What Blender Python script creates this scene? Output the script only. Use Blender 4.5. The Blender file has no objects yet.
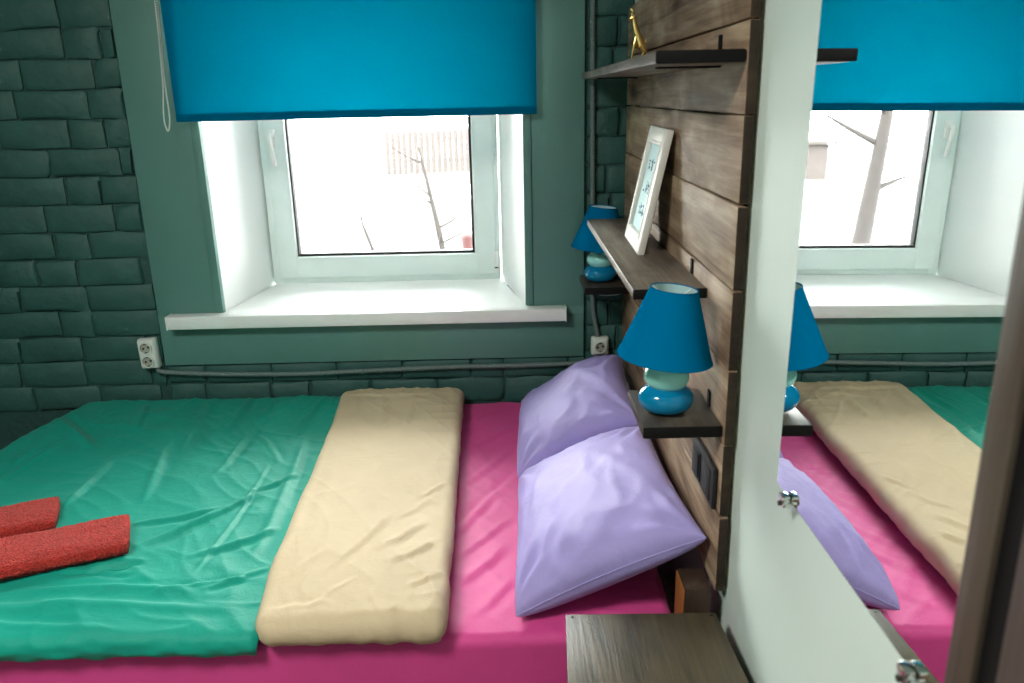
import bpy, bmesh, math, random
import numpy as np
from mathutils import Matrix, Vector

random.seed(7)
rng = np.random.default_rng(7)
scene = bpy.context.scene
COL = scene.collection
PI = math.pi

# ------------------------------------------------------------------ camera
cam_d = bpy.data.cameras.new('camera')
cam_d.sensor_width = 36.0
cam_d.lens = 804.0 / 1024 * 36.0
cam_d.clip_start = 0.02
cam_d.clip_end = 300
cam = bpy.data.objects.new('camera', cam_d)
COL.objects.link(cam)
pitch, roll = math.radians(17.03), math.radians(1.30)
fw = Vector((0, math.cos(pitch), -math.sin(pitch)))
r0 = Vector((1, 0, 0))
d0 = fw.cross(r0)
rr = math.cos(roll) * r0 + math.sin(roll) * d0
dd = -math.sin(roll) * r0 + math.cos(roll) * d0
m = Matrix.Identity(4)
for i in range(3):
    m[i][0], m[i][1], m[i][2] = rr[i], -dd[i], -fw[i]
m.translation = (0, -2.9, 1.62)
cam.matrix_world = m
cam_d.dof.use_dof = True
cam_d.dof.focus_distance = 2.4
cam_d.dof.aperture_fstop = 4.5
scene.camera = cam

# ------------------------------------------------------------------ sky, exposure
world = bpy.data.worlds.new('overcast_sky')
scene.world = world
world.use_nodes = True
wb = world.node_tree.nodes['Background']
wb.inputs[0].default_value = (1.0, 0.99, 0.97, 1)
wb.inputs[1].default_value = 19.0
vs = scene.view_settings
vs.view_transform = 'Standard'
vs.look = 'None'
vs.exposure = 0.85
vs.gamma = 1.0
vs.use_curve_mapping = False
scene.cycles.max_bounces = 12
scene.cycles.diffuse_bounces = 8
scene.cycles.transparent_max_bounces = 12
scene.cycles.sample_clamp_indirect = 8.0
FILL_LAMP_STRENGTH = 32.0  # emission of the added, unseen fill lamp overhead

# ------------------------------------------------------------------ helpers
def srgb(r, g, b):
    def c(v):
        v /= 255.0
        return v / 12.92 if v <= 0.04045 else ((v + 0.055) / 1.055) ** 2.4
    return (c(r), c(g), c(b), 1.0)

class NT:
    def __init__(self, name):
        self.m = bpy.data.materials.new(name)
        self.m.use_nodes = True
        self.t = self.m.node_tree
        self.b = self.t.nodes['Principled BSDF']
        self.out = self.t.nodes['Material Output']
    def n(self, kind, **kw):
        nd = self.t.nodes.new(kind)
        for k, v in kw.items():
            setattr(nd, k, v)
        return nd
    def l(self, a, b):
        self.t.links.new(a, b)
    def coords(self, scale=(1, 1, 1), shift=True):
        tc = self.n('ShaderNodeTexCoord')
        mp = self.n('ShaderNodeMapping')
        mp.inputs['Scale'].default_value = scale
        if shift:
            oi = self.n('ShaderNodeObjectInfo')
            ml = self.n('ShaderNodeMath', operation='MULTIPLY')
            ml.inputs[1].default_value = 37.0
            self.l(oi.outputs['Random'], ml.inputs[0])
            ad = self.n('ShaderNodeVectorMath', operation='ADD')
            self.l(tc.outputs['Object'], ad.inputs[0])
            self.l(ml.outputs[0], ad.inputs[1])
            self.l(ad.outputs[0], mp.inputs[0])
        else:
            self.l(tc.outputs['Object'], mp.inputs[0])
        return mp.outputs[0]
    def noise(self, vec, scale, detail=4, rough=0.55, dist=0.0):
        nz = self.n('ShaderNodeTexNoise')
        nz.inputs['Scale'].default_value = scale
        nz.inputs['Detail'].default_value = detail
        nz.inputs['Roughness'].default_value = rough
        nz.inputs['Distortion'].default_value = dist
        self.l(vec, nz.inputs['Vector'])
        return nz.outputs['Fac']
    def ramp(self, fac, stops):
        r = self.n('ShaderNodeValToRGB')
        el = r.color_ramp.elements
        while len(el) < len(stops):
            el.new(0.5)
        for e, (p, c) in zip(el, stops):
            e.position = p
            e.color = c
        self.l(fac, r.inputs[0])
        return r.outputs[0]
    def bump(self, fac, strength, dist=0.01, normal=None):
        b = self.n('ShaderNodeBump')
        b.inputs['Strength'].default_value = strength
        b.inputs['Distance'].default_value = dist
        self.l(fac, b.inputs['Height'])
        if normal is not None:
            self.l(normal, b.inputs['Normal'])
        return b.outputs[0]

def paint(name, col, rough=0.5, var=0.08, vscale=6, bscale=60, bstr=0.15, bdist=0.004, metallic=0.0, spec=0.5, sheen=0.0, detail=4):
    t = NT(name)
    v = t.coords()
    lo = tuple(max(0, c * (1 - var)) for c in col[:3]) + (1,)
    hi = tuple(min(1, c * (1 + var)) for c in col[:3]) + (1,)
    t.l(t.ramp(t.noise(v, vscale), [(0.3, lo), (0.7, hi)]), t.b.inputs['Base Color'])
    if bstr:
        t.l(t.bump(t.noise(v, bscale, detail), bstr, bdist), t.b.inputs['Normal'])
    t.b.inputs['Roughness'].default_value = rough
    t.b.inputs['Metallic'].default_value = metallic
    t.b.inputs['Specular IOR Level'].default_value = spec
    if sheen:
        t.b.inputs['Sheen Weight'].default_value = sheen
    return t.m

def wood(name, stops, axis='y', rough=0.5, grain=1.0, bstr=0.35, knots=True):
    t = NT(name)
    s = {'x': (0.7, 9, 9), 'y': (9, 0.7, 9), 'z': (9, 9, 0.7)}[axis]
    v = t.coords(s)
    g1 = t.noise(v, 3.0 * grain, 6, 0.65, 0.6)
    v2 = t.coords({'x': (2, 60, 60), 'y': (60, 2, 60), 'z': (60, 60, 2)}[axis])
    g2 = t.noise(v2, 2.0, 4, 0.6)
    v3 = t.coords({'x': (2.2, 5, 5), 'y': (5, 2.2, 5), 'z': (5, 5, 2.2)}[axis])
    g3 = t.noise(v3, 1.6, 3, 0.5, 0.8)
    mx = t.n('ShaderNodeMath', operation='MULTIPLY_ADD')
    t.l(g2, mx.inputs[0]); mx.inputs[1].default_value = 0.35
    t.l(g1, mx.inputs[2])
    mx2 = t.n('ShaderNodeMath', operation='MULTIPLY_ADD')
    t.l(g3, mx2.inputs[0]); mx2.inputs[1].default_value = 0.95
    t.l(mx.outputs[0], mx2.inputs[2])
    mx3 = t.n('ShaderNodeMath', operation='MULTIPLY')
    t.l(mx2.outputs[0], mx3.inputs[0]); mx3.inputs[1].default_value = 0.44
    col = t.ramp(mx3.outputs[0], stops)
    if knots:
        vk = t.coords({'x': (2.2, 6.5, 6.5), 'y': (6.5, 2.2, 6.5), 'z': (6.5, 6.5, 2.2)}[axis])
        vo = t.n('ShaderNodeTexVoronoi')
        vo.inputs['Scale'].default_value = 0.8
        t.l(vk, vo.inputs['Vector'])
        kf = t.ramp(vo.outputs['Distance'], [(0.05, (0.25, 0.2, 0.16, 1)), (0.17, (1, 1, 1, 1))])
        mm = t.n('ShaderNodeMix', data_type='RGBA', blend_type='MULTIPLY')
        mm.inputs[0].default_value = 0.8
        t.l(col, mm.inputs[6]); t.l(kf, mm.inputs[7])
        col = mm.outputs[2]
    t.l(col, t.b.inputs['Base Color'])
    t.l(t.bump(mx.outputs[0], bstr, 0.004), t.b.inputs['Normal'])
    t.b.inputs['Roughness'].default_value = rough
    t.b.inputs['Specular IOR Level'].default_value = 0.3
    return t.m

def fabric(name, col, rough=0.75, var=0.05, weave=900, sheen=0.06, wr=0.12, trans=0.0):
    t = NT(name)
    v = t.coords(shift=False)
    lo = tuple(c * (1 - var) for c in col[:3]) + (1,)
    hi = tuple(min(1, c * (1 + var)) for c in col[:3]) + (1,)
    t.l(t.ramp(t.noise(v, 5), [(0.3, lo), (0.7, hi)]), t.b.inputs['Base Color'])
    n1 = t.bump(t.noise(v, 22, 5, 0.6, 0.5), wr, 0.012)
    t.l(t.bump(t.noise(v, weave, 2), 0.08, 0.001, n1), t.b.inputs['Normal'])
    t.b.inputs['Roughness'].default_value = rough
    t.b.inputs['Sheen Weight'].default_value = sheen
    t.b.inputs['Specular IOR Level'].default_value = 0.3
    return t.m

def plain(name, col, rough=0.5, metallic=0.0, spec=0.5, coat=0.0):
    return_m = paint(name, col, rough, 0.03, 8, 120, 0.03, 0.002, metallic, spec)
    if coat:
        return_m.node_tree.nodes['Principled BSDF'].inputs['Coat Weight'].default_value = coat
    return return_m

def link(name, me, mat, parent=None, loc=(0, 0, 0)):
    o = bpy.data.objects.new(name, me)
    COL.objects.link(o)
    if mat is not None and len(me.materials) == 0:
        me.materials.append(mat)
    o.location = loc
    if parent is not None:
        o.parent = parent
    return o

def tag(o, label, cat=None, group=None, kind=None):
    o['label'] = label
    if cat: o['category'] = cat
    if group: o['group'] = group
    if kind: o['kind'] = kind
    return o

def thing(name, label, cat, loc=(0, 0, 0), group=None, kind=None):
    o = bpy.data.objects.new(name, None)
    o.empty_display_size = 0.05
    COL.objects.link(o)
    o.location = loc
    return tag(o, label, cat, group, kind)

def bm_mesh(bm, name, smooth=False, angle=None):
    me = bpy.data.meshes.new(name)
    bm.normal_update()
    bm.to_mesh(me)
    bm.free()
    if smooth:
        me.polygons.foreach_set('use_smooth', [True] * len(me.polygons))
        if angle is not None:
            me.set_sharp_from_angle(angle=math.radians(angle))
    return me

def add_box(bm, x0, x1, y0, y1, z0, z1, bev=0.0, seg=2):
    r = bmesh.ops.create_cube(bm, size=1.0)
    vs_ = r['verts']
    for v in vs_:
        v.co = Vector(((x0 + x1) / 2 + v.co.x * (x1 - x0), (y0 + y1) / 2 + v.co.y * (y1 - y0), (z0 + z1) / 2 + v.co.z * (z1 - z0)))
    if bev:
        es = {e for v in vs_ for e in v.link_edges}
        bmesh.ops.bevel(bm, geom=list(es), offset=bev, segments=seg, profile=0.5, affect='EDGES')

def box(name, x0, x1, y0, y1, z0, z1, mat, parent=None, bev=0.0, seg=2):
    """box mesh in the parent's local space"""
    bm = bmesh.new()
    add_box(bm, x0, x1, y0, y1, z0, z1, bev, seg)
    return link(name, bm_mesh(bm, name, bool(bev), 40), mat, parent)

def prism(name, pts, z0, z1, mat, parent=None, bev=0.0):
    """polygon in xy extruded in z"""
    bm = bmesh.new()
    lo = [bm.verts.new((x, y, z0)) for x, y in pts]
    hi = [bm.verts.new((x, y, z1)) for x, y in pts]
    n = len(pts)
    bm.faces.new(lo[::-1]); bm.faces.new(hi)
    for i in range(n):
        bm.faces.new((lo[i], lo[(i + 1) % n], hi[(i + 1) % n], hi[i]))
    bmesh.ops.recalc_face_normals(bm, faces=bm.faces)
    if bev:
        bmesh.ops.bevel(bm, geom=list(bm.edges), offset=bev, segments=2, profile=0.5, affect='EDGES')
    return link(name, bm_mesh(bm, name, bool(bev), 40), mat, parent)

def add_lathe(bm, prof, n=40, c=(0, 0, 0), sx=1.0, sy=1.0, axis='z', caps=True):
    rings = []
    for r, h in prof:
        ring = []
        for k in range(n):
            a = 2 * PI * k / n
            p = (r * math.cos(a) * sx, r * math.sin(a) * sy, h)
            if axis == 'y': p = (p[0], p[2], p[1])
            if axis == 'x': p = (p[2], p[0], p[1])
            ring.append(bm.verts.new((p[0] + c[0], p[1] + c[1], p[2] + c[2])))
        rings.append(ring)
    for a, b in zip(rings, rings[1:]):
        for k in range(n):
            bm.faces.new((a[k], a[(k + 1) % n], b[(k + 1) % n], b[k]))
    if caps and prof[0][0] > 1e-4: bm.faces.new(rings[0][::-1])
    if caps and prof[-1][0] > 1e-4: bm.faces.new(rings[-1])
    bmesh.ops.remove_doubles(bm, verts=bm.verts, dist=1e-6)
    bmesh.ops.recalc_face_normals(bm, faces=bm.faces)

def lathe(name, prof, mat, parent=None, n=40, c=(0, 0, 0), sx=1.0, sy=1.0, axis='z', angle=50, caps=True):
    bm = bmesh.new()
    add_lathe(bm, prof, n, c, sx, sy, axis, caps)
    return link(name, bm_mesh(bm, name, True, angle), mat, parent)

def tube_mesh(name, pts, rad, n=10, closed=False):
    """round tube along points; rad is a number or a list"""
    P = [Vector(p) for p in pts]
    N = len(P)
    R = [float(q) for q in rad] if isinstance(rad, (list, tuple, np.ndarray)) else [float(rad)] * N
    bm = bmesh.new()
    rings = []
    up = Vector((0, 0, 1))
    prev = None
    for i in range(N):
        if closed: t = (P[(i + 1) % N] - P[i - 1])
        else: t = P[min(i + 1, N - 1)] - P[max(i - 1, 0)]
        t.normalize()
        if prev is None:
            a = t.orthogonal().normalized()
        else:
            a = (prev - t * prev.dot(t)).normalized()
        prev = a
        b = t.cross(a)
        rings.append([bm.verts.new(P[i] + R[i] * (math.cos(2 * PI * k / n) * a + math.sin(2 * PI * k / n) * b)) for k in range(n)])
    pairs = list(zip(rings, rings[1:]))
    if closed: pairs.append((rings[-1], rings[0]))
    for a, b in pairs:
        for k in range(n):
            bm.faces.new((a[k], a[(k + 1) % n], b[(k + 1) % n], b[k]))
    if not closed:
        bm.faces.new(rings[0][::-1]); bm.faces.new(rings[-1])
    bmesh.ops.recalc_face_normals(bm, faces=bm.faces)
    return bm_mesh(bm, name, True, 60)

def smooth_path(pts, step):
    """Catmull-Rom resample at an even step"""
    P = [np.array(p, float) for p in pts]
    P = [2 * P[0] - P[1]] + P + [2 * P[-1] - P[-2]]
    out = []
    for i in range(1, len(P) - 2):
        p0, p1, p2, p3 = P[i - 1:i + 3]
        for t in np.linspace(0, 1, 40, endpoint=False):
            out.append(0.5 * ((2 * p1) + (-p0 + p2) * t + (2 * p0 - 5 * p1 + 4 * p2 - p3) * t ** 2 + (-p0 + 3 * p1 - 3 * p2 + p3) * t ** 3))
    out.append(P[-2])
    out = np.array(out)
    d = np.r_[0, np.cumsum(np.linalg.norm(np.diff(out, axis=0), axis=1))]
    s = np.arange(0, d[-1], step)
    return np.stack([np.interp(s, d, out[:, k]) for k in range(3)], 1)

# numpy Perlin noise for cloth and bricks
_perm = rng.permutation(512)
_ang = rng.random(512) * 2 * PI
def perlin(x, y):
    x = np.asarray(x, float); y = np.asarray(y, float)
    xi = np.floor(x).astype(int); yi = np.floor(y).astype(int)
    xf = x - xi; yf = y - yi
    def g(ix, iy, dx, dy):
        h = _ang[(_perm[(ix % 512)] + iy * 57) % 512]
        return np.cos(h) * dx + np.sin(h) * dy
    u = xf ** 3 * (xf * (xf * 6 - 15) + 10); v = yf ** 3 * (yf * (yf * 6 - 15) + 10)
    a = g(xi, yi, xf, yf); b = g(xi + 1, yi, xf - 1, yf)
    c = g(xi, yi + 1, xf, yf - 1); d = g(xi + 1, yi + 1, xf - 1, yf - 1)
    return (a + (b - a) * u) * (1 - v) + (c + (d - c) * u) * v
def ridge(x, y):
    return 1 - np.abs(perlin(x, y)) * 2.2

def grid_mesh(name, X, Y, Z, flip=False):
    nu, nv = X.shape
    co = np.stack([X, Y, Z], -1).reshape(-1, 3)
    i = np.arange(nu - 1)[:, None] * nv + np.arange(nv - 1)[None, :]
    q = np.stack([i, i + nv, i + nv + 1, i + 1], -1).reshape(-1, 4)
    if flip: q = q[:, ::-1]
    me = bpy.data.meshes.new(name)
    me.vertices.add(len(co)); me.vertices.foreach_set('co', co.ravel())
    me.loops.add(q.size); me.loops.foreach_set('vertex_index', q.ravel().astype(np.int32))
    me.polygons.add(len(q))
    me.polygons.foreach_set('loop_start', np.arange(0, q.size, 4, dtype=np.int32))
    me.polygons.foreach_set('use_smooth', np.ones(len(q), bool))
    me.update(calc_edges=True)
    me.validate()
    return me

# ------------------------------------------------------------------ materials
M_brick = paint('green_brick_paint', srgb(47, 91, 85), 0.6, 0.10, 9, 16, 0.35, 0.02, spec=0.5)
M_mortar = paint('green_mortar_paint', srgb(40, 77, 72), 0.6, 0.15, 12, 40, 0.6, 0.012)
M_trim = paint('grey_green_trim_paint', srgb(90, 135, 127), 0.5, 0.05, 3, 50, 0.08, 0.003)
M_plaster = paint('mint_white_plaster', srgb(214, 229, 220), 0.55, 0.03, 2.5, 40, 0.06, 0.003)
M_reveal = paint('white_reveal_panel', srgb(244, 246, 245), 0.45, 0.02, 3, 60, 0.03, 0.002)
M_sill = plain('white_sill_plastic', srgb(242, 245, 243), 0.3)
M_pvc = plain('white_window_plastic', srgb(226, 238, 235), 0.35)
M_gasket = plain('black_gasket', srgb(25, 28, 28), 0.6)
M_floor = wood('brown_floorboards', [(0.2, srgb(60, 42, 30)), (0.5, srgb(104, 76, 54)), (0.8, srgb(140, 106, 78))], 'y', 0.45)
M_plank = wood('stained_plank', [(0.30, srgb(46, 34, 26)), (0.39, srgb(98, 78, 61)), (0.49, srgb(138, 114, 92)), (0.62, srgb(184, 162, 136))], 'y', 0.62, bstr=0.5)
M_shelf = wood('weathered_shelf', [(0.28, srgb(52, 44, 38)), (0.44, srgb(100, 90, 80)), (0.64, srgb(156, 146, 132))], 'y', 0.45)
M_shelf_x = wood('dark_stained_board', [(0.28, srgb(30, 27, 24)), (0.46, srgb(60, 55, 48)), (0.68, srgb(98, 90, 78))], 'y', 0.4)
M_night = wood('olive_brown_board', [(0.26, srgb(38, 34, 25)), (0.46, srgb(61, 55, 42)), (0.68, srgb(98, 87, 68))], 'y', 0.42, 1.6)
M_endgrain = wood('dark_end_grain', [(0.25, srgb(24, 18, 14)), (0.5, srgb(50, 40, 31)), (0.75, srgb(78, 64, 50))], 'x', 0.7, knots=False)
M_block = wood('burnt_block', [(0.25, srgb(26, 20, 16)), (0.5, srgb(58, 44, 36)), (0.75, srgb(96, 80, 68))], 'z', 0.5)
M_rawend = wood('raw_sawn_pine', [(0.25, srgb(110, 62, 28)), (0.5, srgb(150, 92, 46)), (0.75, srgb(170, 114, 64))], 'z', 0.6)
M_black = plain('black_metal', srgb(13, 12, 12), 0.7, spec=0.2)
M_blackplastic = plain('black_socket_plastic', srgb(34, 32, 34), 0.6, spec=0.3)
M_darkdoor = wood('dark_door_wood', [(0.25, srgb(48, 40, 34)), (0.5, srgb(76, 66, 57)), (0.75, srgb(98, 87, 76))], 'z', 0.4, knots=False)
M_conduit = plain('grey_conduit', srgb(104, 122, 120), 0.5)
M_outlet = plain('white_outlet_plastic', srgb(222, 228, 222), 0.35)
M_well = plain('outlet_well_plastic', srgb(168, 168, 156), 0.4)
M_pin = plain('brass_contact', srgb(60, 54, 44), 0.4, 0.6)
M_chrome = plain('chrome', (0.8, 0.82, 0.82, 1), 0.12, 1.0)
M_gold = plain('polished_gold', (0.83, 0.58, 0.22, 1), 0.22, 1.0)
M_frame = plain('white_picture_frame', srgb(226, 224, 216), 0.45)
M_mount = plain('pale_blue_mount', srgb(196, 226, 228), 0.7)
M_ink = plain('blue_grey_ink', srgb(78, 116, 140), 0.8)
M_ink2 = plain('pale_blue_ink', srgb(128, 166, 190), 0.8)
M_stone_blue = plain('glazed_blue', srgb(0, 122, 168), 0.05)
M_stone_mint = plain('glazed_mint', srgb(152, 222, 214), 0.06)
M_teal = fabric('teal_cotton', srgb(0, 146, 126), 0.6, wr=0.25)
M_beige = fabric('beige_cotton', srgb(198, 179, 147), 0.75, wr=0.3)
M_pink = fabric('magenta_cotton', srgb(206, 68, 138), 0.6, wr=0.15)
M_lilac = fabric('lilac_cotton', srgb(160, 148, 206), 0.6, wr=0.25)
M_towel = paint('red_terry', srgb(178, 52, 44), 0.95, 0.45, 190, 260, 1.0, 0.008, sheen=0.12, spec=0.1, detail=2)
M_white = plain('white_enamel', srgb(238, 238, 234), 0.4)
M_cable = plain('white_cable', srgb(200, 205, 202), 0.5)

def shade_material(name, col, tcol, tw):
    t = NT(name)
    v = t.coords(shift=False)
    t.t.nodes.remove(t.b)
    df = t.n('ShaderNodeBsdfDiffuse'); tr = t.n('ShaderNodeBsdfTranslucent')
    lo = tuple(c * 0.93 for c in col[:3]) + (1,)
    t.l(t.ramp(t.noise(v, 420, 3), [(0.3, lo), (0.7, col)]), df.inputs[0])
    tlo = tuple(c * 0.93 for c in tcol[:3]) + (1,)
    t.l(t.ramp(t.noise(v, 420, 3), [(0.3, tlo), (0.7, tcol)]), tr.inputs[0])
    mx = t.n('ShaderNodeMixShader'); mx.inputs[0].default_value = tw
    t.l(df.outputs[0], mx.inputs[1]); t.l(tr.outputs[0], mx.inputs[2])
    t.l(mx.outputs[0], t.out.inputs[0])
    return t.m
M_blind = shade_material('blue_blind_cloth', srgb(0, 128, 172), srgb(0, 138, 166), 0.42)
M_lampshade = shade_material('blue_lampshade_cloth', srgb(0, 112, 160), srgb(0, 110, 150), 0.12)
M_shade_in = plain('mint_shade_lining', srgb(190, 222, 222), 0.8)

def glass_material():
    t = NT('window_glass')
    t.t.nodes.remove(t.b)
    tr = t.n('ShaderNodeBsdfTransparent'); tr.inputs[0].default_value = (0.96, 0.98, 0.97, 1)
    gl = t.n('ShaderNodeBsdfGlossy'); gl.inputs['Roughness'].default_value = 0.02
    fr = t.n('ShaderNodeFresnel'); fr.inputs[0].default_value = 1.45
    mx = t.n('ShaderNodeMixShader')
    t.l(fr.outputs[0], mx.inputs[0]); t.l(tr.outputs[0], mx.inputs[1]); t.l(gl.outputs[0], mx.inputs[2])
    t.l(mx.outputs[0], t.out.inputs[0])
    return t.m
M_glass = glass_material()
tm = NT('mirror_silver')
tm.b.inputs['Base Color'].default_value = (0.93, 0.95, 0.945, 1)
tm.b.inputs['Metallic'].default_value = 1.0
tm.b.inputs['Roughness'].default_value = 0.004
M_mirror = tm.m
M_glassedge = plain('green_glass_edge', srgb(60, 84, 78), 0.2)

# ------------------------------------------------------------------ room shell
WX = 0.440      # white partition face
XL = -2.15      # left wall face
YB = -4.3       # wall behind the camera
ZC = 2.62
WF = 0.022      # mortar face of the brick wall
WO = 0.62       # outer face of the brick wall
fl = box('floor', XL, WX, YB, 0.02, -0.06, 0.0, M_floor)
tag(fl, 'brown wooden floor under the bed', 'floor', kind='structure')
ce = box('ceiling', XL - .15, WX + .15, YB - .15, WO, ZC, ZC + .1, M_plaster)
tag(ce, 'white ceiling above the room', 'ceiling', kind='structure')
wl = box('wall_left', XL - .15, XL, YB, WF, 0, ZC, M_mortar)
tag(wl, 'green painted wall at the foot of the bed', 'wall', kind='structure')
wr = box('wall_right', WX, WX + .12, YB, WF, 0, ZC, M_plaster)
tag(wr, 'smooth mint white partition wall carrying the mirror', 'wall', kind='structure')
wf = box('wall_front', XL - .15, WX + .15, YB - .15, YB, 0, ZC, M_plaster)
tag(wf, 'pale wall behind the viewer', 'wall', kind='structure')
# back wall with a splayed opening
OX0, OX1, OZ0, OZ1 = -1.072, 0.056, 0.84, 2.16
BX0, BX1, YW = -1.006, -0.042, 0.46
bm = bmesh.new()
add_box(bm, XL - .15, OX0 - 0.012, WF, WO, 0, ZC)
add_box(bm, OX1 + 0.012, WX + .15, WF, WO, 0, ZC)
add_box(bm, OX0 - 0.012, OX1 + 0.012, WF, WO, 0, OZ0 - 0.02)
add_box(bm, OX0 - 0.012, OX1 + 0.012, WF, WO, OZ1 + 0.012, ZC)
wb_ = link('wall_back', bm_mesh(bm, 'wall_back'), M_mortar)
tag(wb_, 'dark green painted brick wall around the window', 'wall', kind='structure')
# splayed white reveals
def slab(name, a, b, z0, z1, thick, mat, parent):
    ax, ay = a; bx, by = b
    s = thick
    return prism(name, [(ax, ay), (bx, by), (bx + s, by), (ax + s, ay)], z0, z1, mat, parent)
slab('reveal_panel', (OX0, 0.028), (BX0, YW + 0.09), 0.86, OZ1, -0.0115, M_reveal, wb_)
slab('reveal_panel', (OX1, 0.028), (BX1, YW + 0.09), 0.86, OZ1, 0.0115, M_reveal, wb_)
box('reveal_panel', OX0, OX1, 0.028, YW + 0.09, OZ1, OZ1 + 0.012, M_reveal, wb_)
bm = bmesh.new()   # masonry between splayed panels and the straight opening, at the window line
add_box(bm, OX0 - .012, BX0 - 0.012, YW + 0.02, WO, 0.84, OZ1)
add_box(bm, BX1 + 0.012, OX1 + .012, YW + 0.02, WO, 0.84, OZ1)
link('jamb_filling', bm_mesh(bm, 'jamb_filling'), M_reveal, wb_)

# bricks
_brick_cache = {}
def brick_mesh(w, h, var):
    key = (round(w, 2), round(h, 3), var)
    if key in _brick_cache: return _brick_cache[key]
    w = key[0]
    nx, nz = 5, 4
    xs = np.array([0, .06, .5, .94, 1]) - .5
    zs = np.array([0, .13, .87, 1]) - .5
    r = np.random.default_rng(abs(hash(key)) % 2 ** 31 if False else int(w * 1000) * 31 + int(h * 1000) * 7 + var)
    bm = bmesh.new()
    V = []
    for i in range(nx):
        row = []
        for j in range(nz):
            ed = i in (0, nx - 1) or j in (0, nz - 1)
            x = xs[i] * w + r.normal(0, .0028); z = zs[j] * h + r.normal(0, .0026)
            y = (0.006 if ed else -0.001) + r.normal(0, .002)
            row.append(bm.verts.new((x, y, z)))
        V.append(row)
    for i in range(nx - 1):
        for j in range(nz - 1):
            bm.faces.new((V[i][j], V[i + 1][j], V[i + 1][j + 1], V[i][j + 1]))
    loop = [V[i][0] for i in range(nx)] + [V[-1][j] for j in range(1, nz)] + [V[i][-1] for i in range(nx - 2, -1, -1)] + [V[0][j] for j in range(nz - 2, 0, -1)]
    back = [bm.verts.new((v.co.x * 1.0, 0.02, v.co.z)) for v in loop]
    n = len(loop)
    for k in range(n):
        bm.faces.new((loop[k], back[k], back[(k + 1) % n], loop[(k + 1) % n]))
    bmesh.ops.recalc_face_normals(bm, faces=bm.faces)
    me = bm_mesh(bm, 'brick', True, 50)
    me.materials.append(M_brick)
    _brick_cache[key] = me
    return me
def lay_row(x0, x1, z0, z1, seed, start):
    r = random.Random(seed)
    x = x0 - start
    while x < x1 - 0.02:
        w = r.choice([0.25, 0.26, 0.24, 0.25, 0.125, 0.13, 0.15])
        a, b = max(x, x0), min(x + w, x1)
        if b - a > 0.035:
            o = link('brick', brick_mesh(b - a - 0.006, z1 - z0 - 0.006, r.randint(0, 2)), None, wb_,
                     ((a + b) / 2, 0.008 + r.uniform(-0.003, 0.003), (z0 + z1) / 2 + r.uniform(-.001, .001)))
            o.rotation_euler = (0, r.uniform(-0.016, 0.016), r.uniform(-0.012, 0.012))
        x += w
PITCH = 0.0985
for k in range(-1, 15):
    z0 = 0.587 + PITCH * k
    z1 = z0 + PITCH
    st = [0.0, 0.12, 0.06, 0.19][k % 4]
    lay_row(XL + .01, -1.322, z0, z1, 100 + k, st)
    lay_row(0.276, WX - 0.004, z0, z1, 300 + k, [0.02, 0.13, 0.16, 0.06][k % 4])
    if z0 < 0.65:
        lay_row(-1.322, 0.276, z0, min(z1, 0.664), 500 + k, [0.0, 0.11][k % 2])

# ------------------------------------------------------------------ window surround
tr = thing('trim_1', 'grey green painted board surround of the window', 'trim', (0, 0, 0), kind='structure')
box('board', -1.317, OX0, 0.0, 0.030, 0.866, 2.42, M_trim, tr, 0.002)
box('board', OX1 + 0.028, 0.270, 0.0, 0.030, 0.866, 2.42, M_trim, tr, 0.002)
box('apron_board', -1.317, 0.270, 0.0, 0.030, 0.667, 0.835, M_trim, tr, 0.002)
box('head_board', OX0, OX1 + 0.028, 0.0, 0.030, OZ1, 2.42, M_trim, tr, 0.002)
box('edge_strip', OX1 - 0.002, OX1 + 0.026, -0.003, 0.030, 0.872, OZ1, M_trim, tr, 0.002)
box('edge_strip', OX0 - 0.030, OX0 + 0.001, -0.003, -0.0002, 0.872, OZ1, M_trim, tr, 0.001)
box('casing_end', -1.317, -1.262, 0.0, 0.030, 0.835, 0.866, M_trim, tr)
box('casing_end', 0.198, 0.270, 0.0, 0.030, 0.835, 0.866, M_trim, tr)

# ------------------------------------------------------------------ window
wn = thing('window_1', 'white plastic window set deep in the wall under the blind', 'window', (0, 0, 0), kind='structure')
# sill: T shaped board
pts = [(-1.262, -0.062), (0.198, -0.062), (0.198, -0.0006), (OX1 - 0.001, -0.0006), (OX1 - 0.002, 0.03), (BX1 - 0.002, YW + 0.02), (BX0 + 0.002, YW + 0.02), (OX0 + 0.002, 0.03), (OX0 + 0.001, -0.0006), (-1.262, -0.0006)]
sl = prism('window_sill', pts, 0.823, 0.871, M_sill, wn, 0.006)
box('sill_end_cap', -1.2655, -1.2615, -0.063, -0.001, 0.822, 0.872, M_sill, sl, 0.001)
box('sill_end_cap', 0.1975, 0.2015, -0.063, -0.001, 0.822, 0.872, M_sill, sl, 0.001)
def ring_frame(name, x0, x1, z0, z1, w, y0, y1, mat, parent, bev=0.004, wb=None):
    wb = wb or w
    bm = bmesh.new()
    add_box(bm, x0, x0 + w, y0, y1, z0, z1, bev)
    add_box(bm, x1 - w, x1, y0, y1, z0, z1, bev)
    add_box(bm, x0 + w - bev, x1 - w + bev, y0 + .0003, y1, z0, z0 + wb, bev)
    add_box(bm, x0 + w - bev, x1 - w + bev, y0 + .0003, y1, z1 - w, z1, bev)
    return link(name, bm_mesh(bm, name, True, 40), mat, parent)
GX0, GX1, GZ0, GZ1 = -0.906, -0.160, 0.985, 2.03
ring_frame('frame', BX0, BX1, 0.8715, OZ1 - 0.002, 0.04, YW, YW + 0.075, M_pvc, wn)
sh = ring_frame('sash', BX0 + 0.028, BX1 - 0.018, 0.897, OZ1 - 0.02, 0.082, YW - 0.016, YW + 0.062, M_pvc, wn, 0.006, 0.09)
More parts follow.
